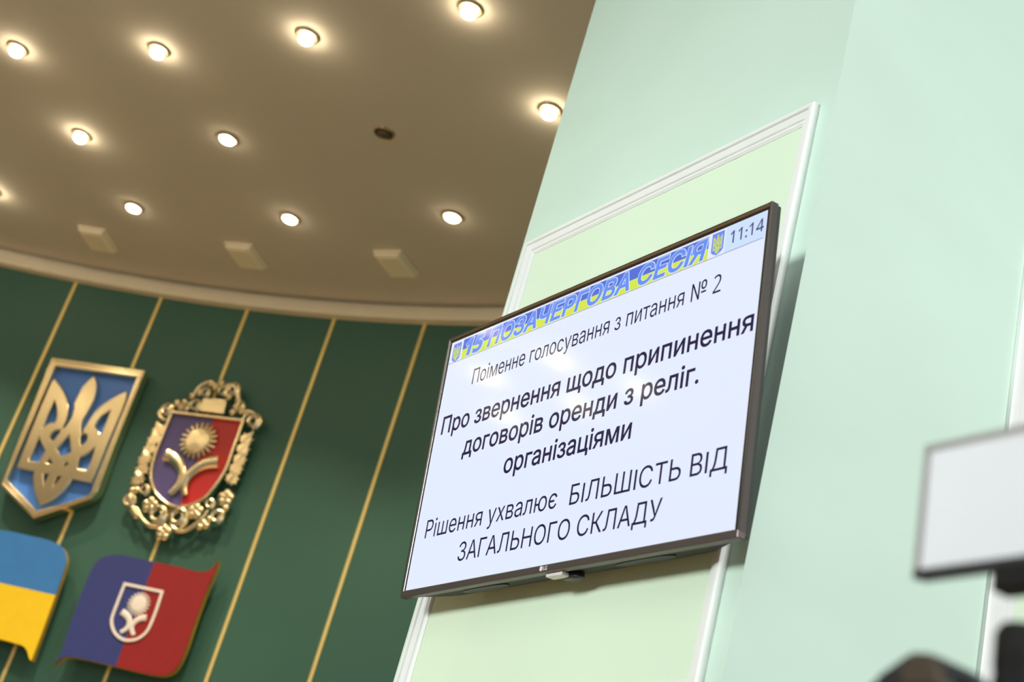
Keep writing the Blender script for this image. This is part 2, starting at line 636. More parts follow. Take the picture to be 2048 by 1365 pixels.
# slim slab and the deeper lower housing
mb = MB()
mb.box(-0.0115, W + 0.0115, -0.0125, H + 0.0115, -0.022, -0.010)
mb.build('back_cover', 'rear', tv, bevel=0.002)
mb = MB()
f_ = [(0.015, -0.012, -0.020), (W - 0.015, -0.012, -0.020), (W - 0.015, 0.40, -0.020), (0.015, 0.40, -0.020)]
m_ = [(0.11, -0.009, -0.058), (W - 0.11, -0.009, -0.058), (W - 0.11, 0.37, -0.058), (0.11, 0.37, -0.058)]
b_ = [(0.20, -0.002, -0.076), (W - 0.20, -0.002, -0.076), (W - 0.20, 0.35, -0.076), (0.20, 0.35, -0.076)]
mb.frustum(f_, m_)
mb.frustum(m_, b_)
mb.build('rear_housing', 'rear', tv, bevel=0.003)
for cx in (0.275, 0.80):
    mb = MB()
    ring = []
    for k in range(24):
        a = 2 * pi * k / 24
        cxk = cos(a)
        ring.append((cx + 0.085 * math.copysign(abs(cxk) ** 0.6, cxk), 0.0115 * sin(a) * 1.0))
    # flat oval grille lying under the housing
    vs = [(x, -0.0135, -0.036 + z) for x, z in ring] + [(x, -0.0085, -0.036 + z) for x, z in ring]
    n = len(ring)
    mb.add(vs, [tuple(range(n)), tuple(range(2 * n - 1, n - 1, -1))] + [(k, n + k, n + (k + 1) % n, (k + 1) % n) for k in range(n)])
    mb.build('speaker_grille', 'black', tv)
# small sensor block under the middle of the bottom bezel
mb = MB()
mb.box(0.535, 0.588, -0.0245, -0.0165, -0.026, -0.004)
o = mb.build('sensor_block', 'logo', tv, bevel=0.002)
o['label'] = 'small silver sensor block'
mb = MB()
mb.lathe([(0.012, -0.0265), (0.015, -0.023), (0.015, -0.0125)], 20,
         Matrix.Translation((0.578, 0, -0.040)) @ Matrix.Rotation(radians(-90), 4, 'X') @ Matrix.Diagonal((1.7, 1, 1, 1)) if False else
         Matrix.Translation((0.585, 0.0, -0.036)) @ Matrix(((1.9, 0, 0, 0), (0, 0, 1, 0), (0, 1, 0, 0), (0, 0, 0, 1))))
mb.build('sensor_knob', 'black', tv, smooth=40)
# wall bracket behind the set
mb = MB()
mb.box(0.34, 0.74, 0.16, 0.20, -0.115, -0.06)
mb.box(0.34, 0.74, 0.30, 0.34, -0.135, -0.06)
mb.build('wall_bracket', 'black', tv)
# maker's mark on the bezel
mb = MB()
mb.lathe([(0.0052, 0.0), (0.0052, 0.0007)], 20, Matrix.Translation((0.5285, -0.0088, 0.0042)))
lg = mb.build('logo', 'logo', tv)
put_text('logo_lettering', 'LG', 0.5365, 0.5485, -0.0130, 0.0085, 0.0049, 'logo', lg, bold=0.02)

# what the screen shows
Z1, Z2, Z3, Z4 = 0.0003, 0.0006, 0.0009, 0.0012
flat_poly('clock_field', [(0.964, 0.556), (W - 0.0015, 0.556), (W - 0.0015, H - 0.002), (0.964, H - 0.002)], Z1, 'scr_time', screen)
BX0, BX1, BY0, BY1, BYM = 0.0545, 0.917, 0.5565, 0.6070, 0.5805
flat_poly('banner_yellow', [(BX0, BY0), (BX1, BY0), (BX1, BYM), (BX0, BYM)], Z1, 'scr_yellow', screen)
flat_poly('banner_blue', [(BX0, BYM), (BX1, BYM), (BX1, BY1), (BX0, BY1)], Z1, 'scr_blue', screen)
flat_poly('rule_line', [(0.001, 0.5540), (W - 0.005, 0.5545), (W - 0.005, 0.5559), (0.001, 0.5554)], Z2, 'line', screen)
ban = '𝟭𝟱 ПОЗАЧЕРГОВА СЕСIЯ'
put_text('banner_outline', ban, 0.0715, 0.913, 0.5608, 0.0415, Z2, 'scr_white', screen, bold=0.030, shear=0.2, grow=0.026)
put_text('banner_lettering', ban, 0.0715, 0.913, 0.5608, 0.0415, Z3, 'scr_letter', screen, bold=0.030, shear=0.2)
put_text('caption_lettering', 'Поіменне голосування з питання № 𝟤', 0.1255, 0.9665, 0.4758, 0.0385, Z1, 'ink', screen)
put_text('caption_lettering', 'Про звернення щодо припинення', 0.0275, 1.0660, 0.3702, 0.0435, Z1, 'ink', screen, bold=0.015)
put_text('caption_lettering', 'договорів оренди з реліг.', 0.1400, 0.9330, 0.2988, 0.0435, Z1, 'ink', screen, bold=0.015)
put_text('caption_lettering', 'організаціями', 0.3240, 0.7520, 0.2245, 0.0435, Z1, 'ink', screen, bold=0.015)
put_text('caption_lettering', 'Рішення ухвалює', 0.0410, 0.5405, 0.1165, 0.0430, Z1, 'ink', screen)
put_text('caption_lettering', 'БIЛЬШIСТЬ ВIД', 0.5840, 1.0380, 0.1150, 0.0430, Z1, 'ink', screen)
put_text('caption_lettering', 'ЗАГАЛЬНОГО СКЛАДУ', 0.1990, 0.8735, 0.0450, 0.0425, Z1, 'ink', screen)
put_text('clock_digits', '𝟣𝟣:𝟣𝟦', 0.9785, 1.0675, 0.5712, 0.0265, Z2, 'ink_time', screen, bold=0.010)

# ------------------------------------------------------------------ emblem outlines (metres, on their own plane)
TRIDENT = [[-0.2634, 0.31], [-0.2141, 0.2775], [-0.1712, 0.2408], [-0.1414, 0.2051], [-0.1171, 0.1655], [-0.1045, 0.1269], [-0.0998, 0.0871], [-0.0984, 0.0406], [-0.0914, 0.0497], [-0.0836, 0.0715], [-0.0767, 0.1135], [-0.0824, 0.1595], [-0.0921, 0.1892], [-0.0934, 0.2143], [-0.0876, 0.2855], [-0.0708, 0.3351], [-0.0508, 0.3662], [-0.0292, 0.3414], [-0.0075, 0.2911], [0.0023, 0.2516], [0.0045, 0.2204], [-0.0024, 0.1592], [-0.0085, 0.1111], [-0.0024, 0.0748], [0.0139, 0.0346], [0.018, 0.0416], [0.0183, 0.0664], [0.0242, 0.1111], [0.0379, 0.167], [0.0579, 0.2086], [0.0901, 0.251], [0.13, 0.2903], [0.1629, 0.3124], [0.1705, 0.2901], [0.1757, 0.2469], [0.1762, 0.0201], [0.1764, -0.2083], [0.0695, -0.2077], [0.0619, -0.2424], [0.0447, -0.2806], [0.0227, -0.3161], [-0.0022, -0.3448], [-0.0443, -0.3769], [-0.0707, -0.3514], [-0.1009, -0.3174], [-0.1245, -0.2817], [-0.1429, -0.2448], [-0.1528, -0.2097], [-0.2532, -0.2074], [-0.265, 0.0551], [-0.2678, 0.1682], [-0.2696, 0.2733]]
TRI_HOLES = [[[-0.2079, 0.1892], [-0.1805, 0.1533], [-0.1657, 0.1245], [-0.1559, 0.095], [-0.1539, 0.0688], [-0.177, 0.0627], [-0.1922, 0.0473], [-0.2048, 0.0261], [-0.2084, 0.066], [-0.2099, 0.116]], [[-0.0974, 0.0383], [-0.123, 0.0327], [-0.1411, 0.0167], [-0.1451, -0.0027], [-0.1392, -0.0232], [-0.1388, -0.0171], [-0.1205, -0.0325], [-0.1116, -0.0004]], [[-0.204, -0.0261], [-0.1802, -0.0537], [-0.1406, -0.0912], [-0.1444, -0.1258], [-0.1507, -0.1589], [-0.2032, -0.157]], [[-0.0478, 0.0159], [-0.0289, -0.0164], [-0.0162, -0.0441], [0.0007, -0.0727], [-0.0207, -0.0863], [-0.041, -0.1053], [-0.0826, -0.0666], [-0.0654, -0.0273]], [[-0.0984, -0.128], [-0.0716, -0.1525], [-0.1044, -0.1516]], [[-0.0043, -0.1242], [0.017, -0.1386], [-0.0096, -0.1514]], [[0.0203, 0.0328], [0.0293, 0.0407], [0.0507, 0.0341], [0.0426, 0.0317], [0.058, 0.0177], [0.0547, -0.0056], [0.0376, -0.026], [0.0202, 0.0084]], [[0.1184, 0.1903], [0.1208, 0.1174], [0.1194, 0.0506], [0.1004, 0.0701], [0.069, 0.0934], [0.0768, 0.1338], [0.0917, 0.1648]], [[0.1184, -0.0221], [0.1294, -0.1459], [0.0693, -0.1505], [0.0575, -0.0877], [0.082, -0.0698], [0.1025, -0.047]], [[-0.0974, -0.2105], [-0.0669, -0.2081], [-0.0701, -0.2634]], [[-0.0183, -0.2095], [0.0085, -0.2078], [-0.0147, -0.2633]]]
SH_OUT = [[-0.325, 0.4232], [0.2174, 0.4461], [0.2205, 0.0005], [0.2302, -0.1998], [0.2313, -0.2494], [0.21, -0.2922], [-0.0483, -0.4517], [-0.2975, -0.3199]]
SH_IN = [[-0.2837, 0.3795], [0.1873, 0.4011], [0.1929, -0.2251], [0.195, -0.2567], [0.1819, -0.2924], [-0.0446, -0.4096], [-0.275, -0.2817]]

tx = [p[0] for p in TRIDENT]
ty = [p[1] for p in TRIDENT]
tcx, tw, ty0, th = (min(tx) + max(tx)) / 2, max(tx) - min(tx), min(ty), max(ty) - min(ty)
for (x0, x1, y0, y1) in ((0.0122, 0.0472, 0.5545, 0.6040), (0.9262, 0.9602, 0.5578, 0.6072)):
    cxs, wd, ht = (x0 + x1) / 2, x1 - x0, y1 - y0
    em = flat_poly('screen_emblem', [(x0, y1), (x1, y1), (x1, y0 + ht * 0.22), (x1 - wd * 0.1, y0 + ht * 0.13), (cxs, y0),
                                     (x0 + wd * 0.1, y0 + ht * 0.13), (x0, y0 + ht * 0.22)], Z2, 'scr_emblem', screen)
    k = wd * 0.76 / tw
    ky = ht * 0.86 / th
    fit = lambda lp: [(cxs + (p[0] - tcx) * k, y0 + ht * 0.05 + (p[1] - ty0) * ky) for p in lp]
    me = shape([fit(TRIDENT)] + [fit(h) for h in TRI_HOLES], Z3, Z4)
    link('screen_trident', me, 'scr_gold', screen)


# ------------------------------------------------------------------ wall emblems
def wall_frame(o, az):
    a = radians(az)
    return frame(o, (cos(a), -sin(a), 0), (0, 0, 1), (-sin(a), -cos(a), 0))


def split_shape(outline, a, b):
    """cut a closed polygon by the line a-b; returns (left part, right part)"""
    a, b = Vector(a), Vector(b)
    d = (b - a)
    def side(p):
        return d.x * (p[1] - a.y) - d.y * (p[0] - a.x)
    L, R = [], []
    n = len(outline)
    for i in range(n):
        p, q = outline[i], outline[(i + 1) % n]
        sp, sq = side(p), side(q)
        (L if sp >= 0 else R).append(p)
        if sp * sq < 0:
            t = sp / (sp - sq)
            x = (p[0] + (q[0] - p[0]) * t, p[1] + (q[1] - p[1]) * t)
            L.append(x)
            R.append(x)
    return L, R


def standoffs(pts, z0, z1, parent, rad=0.008):
    for x, y in pts:
        mb = MB()
        mb.lathe([(rad, z0), (rad, z1)], 12, Matrix.Translation((x, y, 0)))
        mb.build('standoff', 'gold_dark', parent)


# state shield with the trident
SO, SAZ = [-2.0042, 7.2653, 3.8874], 15.2991
sh = thing('trident_shield', 'blue shield in a gold frame bearing a gold trident, on the green wall', 'emblem', wall_frame(SO, SAZ))
outer = smooth_path(SH_OUT, sub=4, corner=25)
inner = smooth_path(SH_IN, sub=4, corner=25)
link('frame', shape([outer, inner], -0.062, 0.006, 0.005), 'gold', sh, smooth=30)
mid = inset(outer, 0.012)
link('frame_bead', shape([inset(outer, 0.008), inset(outer, 0.020)], 0.0, 0.012, 0.003), 'gold', sh, smooth=30)
link('field', shape([inset(inner, -0.006)], -0.050, -0.038), 'shield_blue', sh)
link('trident', shape([smooth_path(TRIDENT, sub=4, corner=40)] + [smooth_path(h, sub=4, corner=40) for h in TRI_HOLES], -0.036, 0.002, 0.005), 'gold', sh, smooth=30)

# regional crest in gold scrollwork
CR = {"o": [-1.3455, 7.0636, 3.9007], "az": 21.2339, "rim": [[[-0.2371, 0.2289], [0.1596, 0.2375], [0.1616, 0.0684], [0.1641, 0.0049], [0.1593, -0.0488], [0.129, -0.148], [0.1055, -0.19], [0.0702, -0.2198], [0.0348, -0.2407], [-0.0042, -0.2524], [-0.0529, -0.2498], [-0.1003, -0.2329], [-0.1438, -0.2083], [-0.1736, -0.1813], [-0.2028, -0.1434], [-0.2209, -0.1035], [-0.2328, -0.048], [-0.2376, 0.009]]], "split": [[[-0.0107, 0.2242], [-0.0111, -0.2535]]], "star": [[[-0.0399, 0.1034], [-0.1408, 0.0849], [-0.0809, 0.2068], [0.0604, 0.1217], [-0.0022, 0.0083]]], "hornL": [[[-0.1824, 0.0028], [-0.1366, -0.0084], [-0.0851, -0.0435], [-0.0543, -0.0921], [-0.0537, -0.1485], [-0.0813, -0.1984]]], "hornR": [[[0.1175, 0.0084], [0.0593, -0.0075], [0.0109, -0.0432], [-0.0204, -0.094], [-0.0212, -0.147], [0.0022, -0.1958]]], "crown": [[[-0.0974, 0.3341], [0.0371, 0.3452], [0.0504, 0.2622], [-0.091, 0.2607]]], "crownscroll": [[[-0.1662, 0.3358], [-0.1544, 0.3824], [-0.1297, 0.4159], [-0.0957, 0.4356], [-0.055, 0.4185]]], "blobs": [[[-0.1691, 0.3429], [-0.1329, 0.3666], [-0.0929, 0.4284], [-0.0593, 0.4104], [-0.0318, 0.4367], [-0.2399, 0.2919], [-0.1981, 0.3014], [-0.2083, 0.2702], [0.0375, 0.3638], [0.0986, 0.35], [0.0978, 0.313], [0.0909, 0.2826], [0.1715, 0.294], [0.1374, 0.2965], [-0.2327, -0.3237], [-0.2154, -0.3382], [-0.2501, -0.3091], [0.1587, -0.3155], [0.1472, -0.3412], [0.1784, -0.3293], [0.1827, -0.2946], [0.2458, -0.2263], [0.2343, -0.2521], [-0.2914, -0.2561], [-0.2942, -0.2142], [-0.271, -0.2071]]], "rings": [[[-0.1335, 0.2918], [-0.2818, 0.245], [0.0461, 0.4098], [0.2245, 0.2504], [-0.2289, -0.2005], [-0.1025, -0.3166], [0.0126, -0.3118], [0.2148, -0.2757], [0.1524, -0.2171], [-0.2893, -0.2698], [-0.1042, 0.3705], [-0.0104, 0.3908], [0.1141, 0.319], [-0.1881, 0.2767]]], "rose": [[[-0.1692, -0.2717], [-0.0392, -0.399], [0.0882, -0.2652], [0.2245, -0.1712]]], "leafpos": [[[-0.2861, 0.1259], [-0.286, 0.0709], [-0.2923, 0.0168], [-0.2945, -0.0393], [-0.2907, -0.0984], [-0.2873, -0.1564], [0.2304, 0.1466], [0.2342, 0.0921], [0.2354, 0.0369], [0.2352, -0.0161], [0.2323, -0.0692]]], "curve1": [[[-0.2801, -0.2824], [-0.2243, -0.3084], [-0.1807, -0.35], [-0.1292, -0.3761], [-0.0853, -0.3758], [-0.0556, -0.3503], [-0.0544, -0.3089], [-0.0815, -0.2786]]], "curve2": [[[-0.0319, -0.319], [-0.0032, -0.3624], [0.0399, -0.3792], [0.0848, -0.365], [0.1261, -0.3242], [0.1502, -0.2759], [0.1536, -0.2479]]], "curve3": [[[-0.2436, 0.2355], [-0.2992, 0.25], [-0.3158, 0.2253], [-0.3006, 0.1977], [-0.2624, 0.1883]]], "curve4": [[[0.1583, 0.241], [0.1689, 0.3009], [0.2138, 0.289], [0.2479, 0.2465], [0.2329, 0.2082]]], "curve5": [[[0.0803, 0.2811], [0.1022, 0.321], [0.0879, 0.3782], [0.0478, 0.4249], [0.0081, 0.4308], [-0.0038, 0.4029]]]}
cr = thing('crest_plaque', 'blue and red crest with gold flower and crossed horns, framed by ornate gold scrollwork', 'emblem', wall_frame(CR['o'], CR['az']))
rim = smooth_path(CR['rim'][0], sub=4, corner=45)
a, b_ = CR['split'][0]
sl, sr = split_shape(inset(rim, -0.004), a, b_)
if sum(p[0] for p in sl) / len(sl) > sum(p[0] for p in sr) / len(sr):
    sl, sr = sr, sl
f = link('field', shape([sl], -0.030, -0.018), 'crest_blue', cr)
f['label'] = 'violet blue half of the field'
f = link('field', shape([sr], -0.030, -0.018), 'crest_red', cr)
f['label'] = 'red half of the field'
link('rim', shape([inset(rim, -0.016), rim], -0.032, 0.004, 0.005), 'gold', cr, smooth=35)


def star(c, R, r0, n, z0, z1, rot=0.1):
    """low domed flower head ringed by n blunt tapering rays"""
    mb = MB()
    h = z1 - z0
    mb.lathe([(r0, z0), (r0, z0 + h * 0.5), (r0 * 0.93, z0 + h * 0.82), (r0 * 0.5, z0 + h * 0.93), (0.0005, z1)], 28, Matrix.Translation((c[0], c[1], 0)))
    for k in range(n):
        a = 2 * pi * k / n + rot
        d = Vector((cos(a), sin(a)))
        t = Vector((-d.y, d.x))
        w0, w1 = pi * r0 / n * 1.05, pi * r0 / n * 0.72
        p0, p1, p2 = Vector(c) + d * r0 * 0.6, Vector(c) + d * (R * 0.93), Vector(c) + d * R
        zt0, zt1 = z0 + h * 0.8, z0 + h * 0.45
        A = [(*(p0 - t * w0), z0), (*(p0 + t * w0), z0), (*(p0 + t * w0 * 0.5), zt0), (*(p0 - t * w0 * 0.5), zt0)]
        B = [(*(p1 - t * w1), z0), (*(p1 + t * w1), z0), (*(p1 + t * w1 * 0.6), zt1), (*(p1 - t * w1 * 0.6), zt1)]
        D = [(*(p2 - t * w1 * 0.4), z0), (*(p2 + t * w1 * 0.4), z0), (*(p2 + t * w1 * 0.3), z0 + h * 0.25), (*(p2 - t * w1 * 0.3), z0 + h * 0.25)]
        mb.frustum(A, B)
        mb.frustum(B, D)
    return mb


sp = CR['star'][0]
sR = sum((Vector(sp[i]) - Vector(sp[0])).length for i in (1, 2, 3, 4)) / 4
star(sp[0], sR, sR * 0.62, 20, -0.010, 0.008).build('flower', 'gold', cr, smooth=25)
for key in ('hornL', 'hornR'):
    path = smooth_path(CR[key][0], closed=False, sub=5)
    n = len(path)
    mb = MB()
    mb.tube(path, [0.037 - 0.020 * (i / (n - 1)) ** 0.8 for i in range(n)], 12, 0.55, -0.004)
    mb.build('horn', 'gold', cr, smooth=40)

for key, w in (('curve1', 0.011), ('curve2', 0.011), ('curve3', 0.012), ('curve4', 0.012), ('curve5', 0.012), ('crownscroll', 0.011)):
    path = smooth_path(CR[key][0], closed=False, sub=6, corner=80)
    n = len(path)
    mb = MB()
    mb.tube(path, [0.95 * w * (0.6 + 0.5 * sin(pi * i / (n - 1))) for i in range(n)], 9, 0.9, -0.006)
    mb.build('scroll_branch', 'gold', cr, smooth=40)
ringR = [0.034, 0.036, 0.036, 0.040, 0.028, 0.048, 0.048, 0.036, 0.026, 0.036, 0.028, 0.028, 0.030, 0.026]
for (cx, cy), R in zip(CR['rings'][0], ringR):
    path, rad = [], []
    for i in range(29):
        s = i / 28
        a = radians(-60 + 470 * s)
        rr = R * (1 - 0.55 * s)
        path.append((cx + rr * cos(a), cy + rr * sin(a)))
        rad.append(R * (0.34 - 0.10 * s))
    mb = MB()
    mb.tube(path, rad, 8, 0.9, -0.004)
    mb.build('scroll', 'gold', cr, smooth=40)
for x, y in CR['blobs'][0]:
    mb = MB()
    mb.sphere((x, y, -0.006), 0.0205, 12, 7, (1, 1, 0.8))
    mb.build('bead', 'gold', cr, smooth=40)
for (x, y) in CR['rose'][0]:
    mb = MB()
    for k in range(5):
        a = 2 * pi * k / 5 + 0.4
        mb.sphere((x + 0.024 * cos(a), y + 0.024 * sin(a), -0.008), 0.022, 12, 6, (1, 1, 0.5))
    mb.sphere((x, y, 0.002), 0.010, 10, 6)
    mb.build('rosette', 'gold', cr, smooth=40)
LEAF = [(0, -0.55), (0.16, -0.42), (0.50, -0.50), (0.42, -0.24), (0.78, -0.10), (0.50, 0.08), (0.62, 0.46), (0.30, 0.34),
        (0.20, 0.62), (0, 1.0), (-0.20, 0.62), (-0.30, 0.34), (-0.62, 0.46), (-0.50, 0.08), (-0.78, -0.10), (-0.42, -0.24), (-0.50, -0.50), (-0.16, -0.42)]
for i, (x, y) in enumerate(CR['leafpos'][0]):
    left = i < 6
    ang = radians(28 if left else -28)
    k = 0.060
    x += 0.004 if left else -0.012
    pts = smooth_path([(x + k * (px * cos(ang) - py * sin(ang)), y + k * (px * sin(ang) + py * cos(ang))) for px, py in LEAF], sub=3, corner=60)
    lf = link('leaf', shape([pts], -0.020, 0.000 + 0.003 * (i % 2), 0.004), 'gold', cr, smooth=35)
    mb = MB()
    mb.tube([(x - k * 0.5 * -sin(ang), y - k * 0.5 * cos(ang)), (x + k * 0.8 * -sin(ang), y + k * 0.8 * cos(ang))], [0.004, 0.002], 8, 0.8, 0.003)
    mb.build('leaf_rib', 'gold', lf, smooth=40)
link('crown', shape([CR['crown'][0]], -0.022, 0.006, 0.004), 'gold', cr, smooth=30)
standoffs([(0.0, 0.10), (0.0, -0.16)], -0.054, -0.026, cr)

# flag shaped boards
F2 = {"o": [-1.3425, 7.0356, 3.073], "az": 21.3453, "out": [[[-0.3289, -0.31], [-0.3186, -0.2374], [-0.3317, -0.0907], [-0.3375, 0.1033], [-0.334, 0.1721], [-0.3277, 0.2043], [-0.3074, 0.2359], [-0.2691, 0.258], [-0.2126, 0.2694], [-0.1518, 0.2702], [-0.0152, 0.2653], [0.1186, 0.2634], [0.2128, 0.2581], [0.2628, 0.2636], [0.2884, 0.2813], [0.302, 0.305], [0.3125, 0.3281], [0.3128, 0.2521], [0.3068, 0.1848], [0.306, 0.024], [0.3105, -0.1152], [0.3046, -0.1796], [0.2958, -0.2127], [0.2768, -0.2363], [0.2511, -0.2514], [0.2156, -0.2582], [0.1398, -0.2611], [-0.0111, -0.2573], [-0.1238, -0.2552], [-0.2301, -0.2551], [-0.2814, -0.26], [-0.3105, -0.2772]]], "split": [[[-0.0164, 0.2651], [-0.0111, -0.2573]]], "em": [[[-0.1259, 0.132], [0.0843, 0.1282], [0.0893, 0.0536], [0.0896, -0.0284], [0.0808, -0.0765], [0.0533, -0.1105], [0.0125, -0.1281], [-0.0294, -0.1285], [-0.073, -0.1104], [-0.1038, -0.0809], [-0.1211, -0.0488], [-0.1247, -0.014], [-0.1259, 0.057]]], "star": [[[-0.0146, 0.0499], [-0.0712, 0.0369], [-0.0356, 0.1072], [0.0414, 0.0598], [0.002, -0.0046]]], "hornL": [[[-0.0838, -0.0023], [-0.0561, -0.0136], [-0.0289, -0.0352], [-0.0237, -0.0664], [-0.0348, -0.0859], [-0.0509, -0.0976]]], "hornR": [[[0.0533, -0.0072], [0.0234, -0.0169], [0.0036, -0.0352], [-0.0049, -0.0572], [0.0049, -0.0816], [0.0225, -0.0988]]]}
fl = thing('flag_board', 'navy and red flag shaped board with a white crest outline, below the ornate crest', 'flag', wall_frame(F2['o'], F2['az']))
out = smooth_path(F2['out'][0], sub=3, corner=50)
a, b_ = F2['split'][0]
sl, sr = split_shape(out, a, b_)
if sum(p[0] for p in sl) / len(sl) > sum(p[0] for p in sr) / len(sr):
    sl, sr = sr, sl
link('backing', shape([out], -0.034, -0.004, 0.0), 'gold_dark', fl, smooth=30)
f = link('field', shape([sl], -0.006, 0.0), 'flag_navy', fl)
f['label'] = 'navy half'
f = link('field', shape([sr], -0.006, 0.0), 'flag_red', fl)
f['label'] = 'red half'
em = smooth_path(F2['em'][0], sub=4, corner=45)
link('crest_outline', shape([inset(em, -0.0075), inset(em, 0.0075)], 0.0, 0.006, 0.0015), 'silver', fl, smooth=30)
sp = F2['star'][0]
sR = sum((Vector(sp[i]) - Vector(sp[0])).length for i in (1, 2, 3, 4)) / 4
star(sp[0], sR * 1.04, sR * 0.64, 20, 0.0005, 0.007).build('crest_flower', 'silver', fl, smooth=25)
for key in ('hornL', 'hornR'):
    path = smooth_path(F2[key][0], closed=False, sub=5)
    n = len(path)
    mb = MB()
    mb.tube(path, [0.0165 - 0.0065 * (i / (n - 1)) for i in range(n)], 12, 0.28, 0.003)
    mb.build('crest_horn', 'silver', fl, smooth=40)
standoffs([(-0.15, 0.05), (0.15, 0.05)], -0.079, -0.032, fl, 0.010)

F1 = {"o": [-1.903, 7.2263, 3.0607], "az": 16.2316, "out": [[[-0.2992, 0.2828], [-0.1299, 0.2845], [-0.0279, 0.2826], [0.0081, 0.2771], [0.0526, 0.267], [0.0868, 0.2422], [0.1118, 0.2032], [0.1196, 0.1672], [0.1305, 0.0148], [0.1383, -0.1353], [0.145, -0.3023], [0.135, -0.3015], [0.1222, -0.2878], [0.1012, -0.2627], [0.0706, -0.2454], [0.03, -0.2422], [-0.0564, -0.2396]]], "split": [[[-0.1794, 0.0248], [0.13, 0.0159]]]}
fl = thing('flag_board', 'blue over yellow flag shaped board, below the trident shield', 'flag', wall_frame(F1['o'], F1['az']))
tr_ = F1['out'][0]
ext = [(-0.47, 0.2535), (-0.535, 0.262), (-0.560, 0.330), (-0.563, 0.25), (-0.552, 0.0), (-0.545, -0.14), (-0.525, -0.225), (-0.46, -0.263)]
out = smooth_path(tr_ + list(reversed(ext)), sub=3, corner=50)
(sx0, sy0), (sx1, sy1) = F1['split'][0]
k = (sy1 - sy0) / (sx1 - sx0)
top, bot = split_shape(out, (0.3, 0.024), (-0.8, 0.024))
if sum(p[1] for p in top) / len(top) < sum(p[1] for p in bot) / len(bot):
    top, bot = bot, top
link('backing', shape([out], -0.034, -0.004), 'gold_dark', fl, smooth=30)
f = link('field', shape([top], -0.006, 0.0), 'flag_blue', fl)
f['label'] = 'blue upper half'
f = link('field', shape([bot], -0.006, 0.0), 'flag_yellow', fl)
f['label'] = 'yellow lower half'
standoffs([(-0.28, 0.05), (0.03, 0.05)], -0.076, -0.032, fl, 0.010)

# ------------------------------------------------------------------ ceiling lamps
def lamp_proto():
    t = thing('recessed_lamp', 'lamp', 'ceiling lamp')
    mb = MB()
    mb.lathe([(0.038, 0.0), (0.038, -0.008), (0.041, -0.010), (0.044, -0.008), (0.0465, -0.003), (0.0465, 0.0), (0.038, 0.0)], 32, caps=False)
    mb.build('ring', 'chrome_ring', t, smooth=40)
    mb = MB()
    mb.lathe([(0.038, -0.0005), (0.038, -0.007), (0.025, -0.004)], 28, caps=False)
    mb.lathe([(0.0385, -0.0005), (0.0385, -0.002)], 28)
    mb.build('cup', 'cup', t, smooth=30)
    mb = MB()
    prof = [(0.022, -0.002), (0.025, -0.010), (0.0285, -0.018), (0.0292, -0.024), (0.027, -0.031), (0.021, -0.037), (0.011, -0.041), (0.0005, -0.042)]
    mb.lathe(prof, 20)
    mb.build('bulb', 'bulb', t, smooth=60)
    return t


def dup(root):
    r = root.copy()
    COL.objects.link(r)
    for ch in list(root.children):
        c = ch.copy()
        COL.objects.link(c)
        c.parent = r
    return r


def glow(root):
    d = bpy.data.lights.get('lamp_beam')
    if d is None:
        d = bpy.data.lights.new('lamp_beam', 'SPOT')
        d.energy = 66
        d.color = (1.0, 0.80, 0.55)
        d.spot_size = radians(96)
        d.spot_blend = 0.7
        d.shadow_soft_size = 0.035
    o = bpy.data.objects.new('lamp_beam', d)
    COL.objects.link(o)
    o.parent = root
    o.location = (0, 0, -0.062)
    return o


LAMPS = [[-2.384, 5.398], [-1.724, 5.099], [-1.089, 4.71], [-0.478, 4.269], [-2.184, 5.977], [-1.459, 5.636], [-0.756, 5.23], [-0.109, 4.734], [-2.783, 6.815], [-1.996, 6.544], [-1.179, 6.191], [-0.413, 5.742]]
LABELS = [
    'lit recessed lamp first from the left in the row farthest from the wall',
    'lit recessed lamp second from the left in the row farthest from the wall',
    'lit recessed lamp third from the left in the row farthest from the wall',
    'lit recessed lamp at the top edge, nearest the mint pilaster in its row',
    'lit recessed lamp left in the middle row, with a dark ring above its bulb',
    'lit recessed lamp in the middle row, between the dark-ringed lamp and the unlit one',
    'unlit dark recessed lamp in the middle row',
    'lit recessed lamp touching the edge of the mint pilaster',
    'lamp at the left edge of the photo, only its glow showing',
    'lit recessed lamp in the wall-side row, above the leftmost white box',
    'lit recessed lamp in the wall-side row, above the gap between two white boxes',
    'lit recessed lamp in the wall-side row, right of the other two above the boxes',
]
proto = lamp_proto()
GROUP = 'recessed ceiling lamps over the stage'
for i, (x, y) in enumerate(LAMPS):
    o = proto if i == 0 else dup(proto)
    o.location = (x, y, CEIL)
    o['label'] = LABELS[i]
    o['group'] = GROUP
    if i in (5, 9, 10, 11):            # these bulbs sit almost flush in their rings
        for ch in o.children:
            if ch.name.startswith('bulb'):
                ch.scale = (1.18, 1.18, 0.52)
    if i == 6:
        o.name = 'recessed_lamp_unlit'
        for ch in list(o.children):
            if ch.name.startswith('bulb'):
                ch.data = ch.data.copy()
                ch.data.materials[0] = M['bulb_off']
                ch.name = 'unlit_bulb'
                ch.scale = (1, 1, 0.45)
COPIES = [o for o in COL.objects if o.name.startswith('recessed_lamp')]
# the rows go on to the left, outside the picture
for rad, angs in ((4.74, (7.8, -1.0, -9.8, -18.6, -27.4)), (5.36, (8.0, -0.8, -9.6, -18.4, -27.2)), (6.0, (0.7, -8.1, -16.9, -25.7)), (4.13, (-1.0, 7.8, 16.6, 25.4, 34.2))):
    for a in angs:
        p = polar(rad, a, CEIL)
        o = dup(proto)
        o.location = p
        o['label'] = 'lit recessed lamp farther left over the stage, outside the picture'
        o['group'] = GROUP
        COPIES.append(o)
for o in COPIES:
    if o.name != 'recessed_lamp_unlit':
        glow(o)

